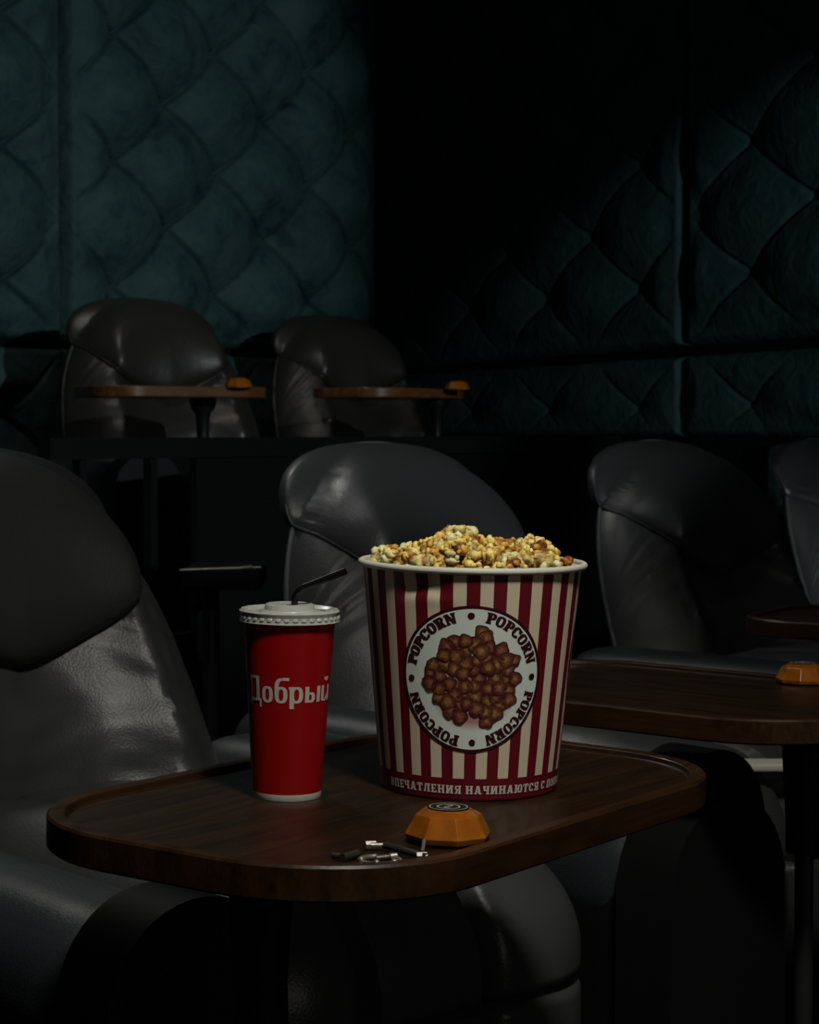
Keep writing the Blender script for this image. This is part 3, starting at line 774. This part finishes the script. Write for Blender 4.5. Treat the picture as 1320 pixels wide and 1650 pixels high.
CL += put([B(0, .1, .28, 1.02), B(.66, 0, .94, 1.02), RG(.36, .28, .36, .30, .26, .15, 180, 300), D(.40, .05, .75, .5, .2)], .0334, .0472, .94)
hx, hy = .0405, zc + 1.42*XH; heart = []
for i in range(28):
    a = 2*PI*i/28; heart.append((hx + .00026*16*math.sin(a)**3, hy + .00017*(13*math.cos(a)-5*math.cos(2*a)-2*math.cos(3*a)-math.cos(4*a))))
CL.append((heart, [tuple(range(28))]))
CL.append(B(hx-.0024, zc+1.10*XH, hx+.0024, zc+1.10*XH+.0009))
CL.pop()
wrap_polys(CL, on_cup).build('lettering', M['cup_letter'], cup, smooth=False, merge=False)

# ------------------------------------------------------------------ orange call buttons
m = mat('amber_plastic', (.42, .13, .015), .22, .5); t = NT(m)
tc = t.n('ShaderNodeTexCoord').outputs['Object']; ns = t.n('ShaderNodeTexNoise', Scale=28.0, Detail=3.0, Distortion=.8); t.l(tc, ns.inputs['Vector'])
t.l(t.ramp(ns.outputs['Fac'], [(.32, (.23, .066, .005)), (.52, (.33, .10, .008)), (.70, (.42, .145, .014))]), t.b.inputs['Base Color'])
t.b.inputs['Subsurface Weight'].default_value = .2; t.b.inputs['Subsurface Radius'].default_value = (.01, .004, .001); t.b.inputs['Coat Weight'].default_value = .3
M['amber'] = m
M['disc_black'] = mat('disc_black', (.004, .0035, .003), .5, .2)
M['disc_white'] = mat('disc_white', (.6, .58, .5), .5)
def make_button():
    root = empty('call_button')
    n = 8; rings = [(.0340, .0020, 0), (.0358, .0068, 0), (.0272, .0222, 0), (.0196, .0264, .5), (.0188, .0270, .5)]
    mb = MB(); vs = []; fs = []
    for r_, z, o_ in rings:
        vs += [(r_*math.cos(2*PI*(k+o_)/n), r_*math.sin(2*PI*(k+o_)/n), z) for k in range(n)]
    for i in range(len(rings)-1):
        oa, ob = rings[i][2], rings[i+1][2]
        for k in range(n):
            a, b, c, d = i*n+k, i*n+(k+1) % n, (i+1)*n+k, (i+1)*n+(k+1) % n
            if oa == ob: fs.append((a, b, d, c))
            elif ob > oa: fs += [(a, b, c), (b, d, c)]
            else: fs += [(a, b, d), (a, d, c)]
    fs.append(tuple(range((len(rings)-1)*n, len(rings)*n))); fs.append(tuple(range(n))[::-1])
    mb.add(vs, fs); body = mb.build('body', M['amber'], root, smooth=False)
    bv = body.modifiers.new('bevel', 'BEVEL'); bv.width = .0007; bv.segments = 2; bv.limit_method = 'ANGLE'; bv.angle_limit = R(12)
    MB().lathe([(0, 0.0005), (.033, .0005), (.034, .0025), (0, .0025)], 40).build('base', M['disc_black'], root)
    d = MB().lathe([(.0172, .0268), (.0170, .0276), (.0160, .0278), (0, .0278)], 48).build('top_disc', M['disc_black'], root)
    mb = MB().grid([[(r_*math.cos(2*PI*k/48), r_*math.sin(2*PI*k/48), .0280) for k in range(48)] for r_ in (.0150, .0157)], closed_v=True)
    mb.grid([[(r_*math.cos(2*PI*k/40), r_*math.sin(2*PI*k/40), .0280) for k in range(40)] for r_ in (.0085, .0096)], closed_v=True)
    # S-shaped bell mark
    P = []
    for i in range(25):
        k = i/24; a = -1 + 2*k; P.append((.0046*math.sin(a*PI)*.9, .0062*a))
    pl, pr_ = [], []
    for i, (x, y) in enumerate(P):
        dx_ = P[min(i+1, 24)][0]-P[max(i-1, 0)][0]; dy_ = P[min(i+1, 24)][1]-P[max(i-1, 0)][1]; q = math.hypot(dx_, dy_)
        pl.append((x-dy_/q*.0006, y+dx_/q*.0006, .0280)); pr_.append((x+dy_/q*.0006, y-dx_/q*.0006, .0280))
    mb.grid([pl, pr_]); mb.build('emblem', M['disc_white'], d, smooth=False, merge=False)
    return root
bt = make_button()
q = on_plane(722, 1349, TZ)
bt2 = copy_tree(bt); bt3 = copy_tree(bt); bt4 = copy_tree(bt)
bt.matrix_world = on_table(.0320, 1.695, 0, R(12), 1.03)
tag(bt, 'orange faceted call button with black disc on the near table', 'call button', 'orange call buttons')
q = on_plane(1293, 1101, TZ); bt2.location = (q.x, q.y, TZ); bt2.rotation_euler = (0, 0, R(30))
tag(bt2, 'orange call button on the second table at the right edge', 'call button', 'orange call buttons')
q = at(384, 600, 5.68); bt3.location = (q.x, q.y, 1.118); bt3.scale = (1.1,)*3
tag(bt3, 'small orange call button on the far left tray of the raised row', 'call button', 'orange call buttons')
q = at(737, 600, 6.5); bt4.location = (q.x, q.y, 1.129); bt4.scale = (1.1,)*3
tag(bt4, 'small orange call button on the far right tray of the raised row', 'call button', 'orange call buttons')

# ------------------------------------------------------------------ metal latch beside the near button
lt = empty('metal_latch'); tag(lt, 'small worn metal latch with ring and bars beside the orange button', 'latch')
q0 = on_plane(612, 1384, TZ); lt.matrix_world = on_table(q0.x, q0.y, .0005)
def L_(px, py, z=0):
    q = on_plane(px, py, TZ); return Vector((q.x-q0.x, q.y-q0.y, z))
a, b = L_(620, 1366, .0042), L_(686, 1383, .0042)
MB().tube([a, b], .0030, 12).build('bar', M['steel_dark'], lt)
for (px, py) in ((597, 1366), (679, 1382)):
    c = L_(px, py, .0040); MB().tube([c+Vector((-.0042, -.001, 0)), c+Vector((.0042, .001, 0))], .0036, 6).build('nut', M['chrome'], lt, smooth=False)
MB().tube([L_(598, 1367, .0042), L_(622, 1366, .0042)], .0022, 10).build('pin', M['chrome'], lt)
MB().tube([L_(536, 1381, .0030), L_(556, 1384, .0034)], .0024, 10).tube([L_(552, 1385, .0034), L_(576, 1379, .0038)], .0034, 12).build('rod', M['steel_dark'], lt)
MB().tube([L_(681, 1377, .005), L_(683, 1368, .0095)], .0016, 8).build('pin', M['chrome'], lt)
c = L_(612, 1388, .0030); ring = []
for k in range(33):
    th = R(100) + R(330)*k/32; ring.append(c + Vector((.0155*math.cos(th), .0145*math.sin(th), 0)))
MB().tube(ring, .0024, 10).build('ring', M['chrome'], lt)
for th in (200, 262, 318):
    p = c + Vector((.0155*math.cos(R(th)), .0145*math.sin(R(th)), .0016)); MB().add([p + v*.0026 for v in IV], IF).build('stud', M['chrome'], lt)
MB().tube([c+Vector((-.003, -.001, .002)), c+Vector((.012, .003, .003))], .0026, 10).build('pin', M['steel_dark'], lt)
MB().tube([c+Vector((.008, -.0005, .0034)), c+Vector((.0135, .001, .0038))], .0030, 10).build('nut', M['chrome'], lt)

# ------------------------------------------------------------------ dim things between the chairs
tr = empty('swivel_table', (at(360, HY, 4.75).x, 4.75, .69)); tag(tr, 'black tray with a thin metal edge in the dark behind the red cup', 'table')
MB().rbox(-.085, -.12, -.05, .095, .12, 0, .01, 3).build('table_top', M['black'], tr)
MB().tube([(-.088, -.122, -.004), (.095, -.122, .002)], .0028, 8).tube([(.05, -.123, .0), (.075, -.123, .003)], .005, 8).build('metal_edge', M['chrome'], tr)
MB().lathe([(0, -.05), (.02, -.05), (.02, -.64), (.05, -.655), (.05, -.667), (0, -.667)], 24, -.03, 0).build('pole', M['pole'], tr)

cp = MB().rbox(-.06, -.03, 0, .06, .03, .012, .004, 3).build('cream_strip', M['cream'])  # cream slab added for an unidentified pale strip
q = at(1222, 1233, 3.12); cp.location = (q.x, q.y, q.z-.006)
tag(cp, 'small cream strip of unknown nature below the second table', 'napkin')
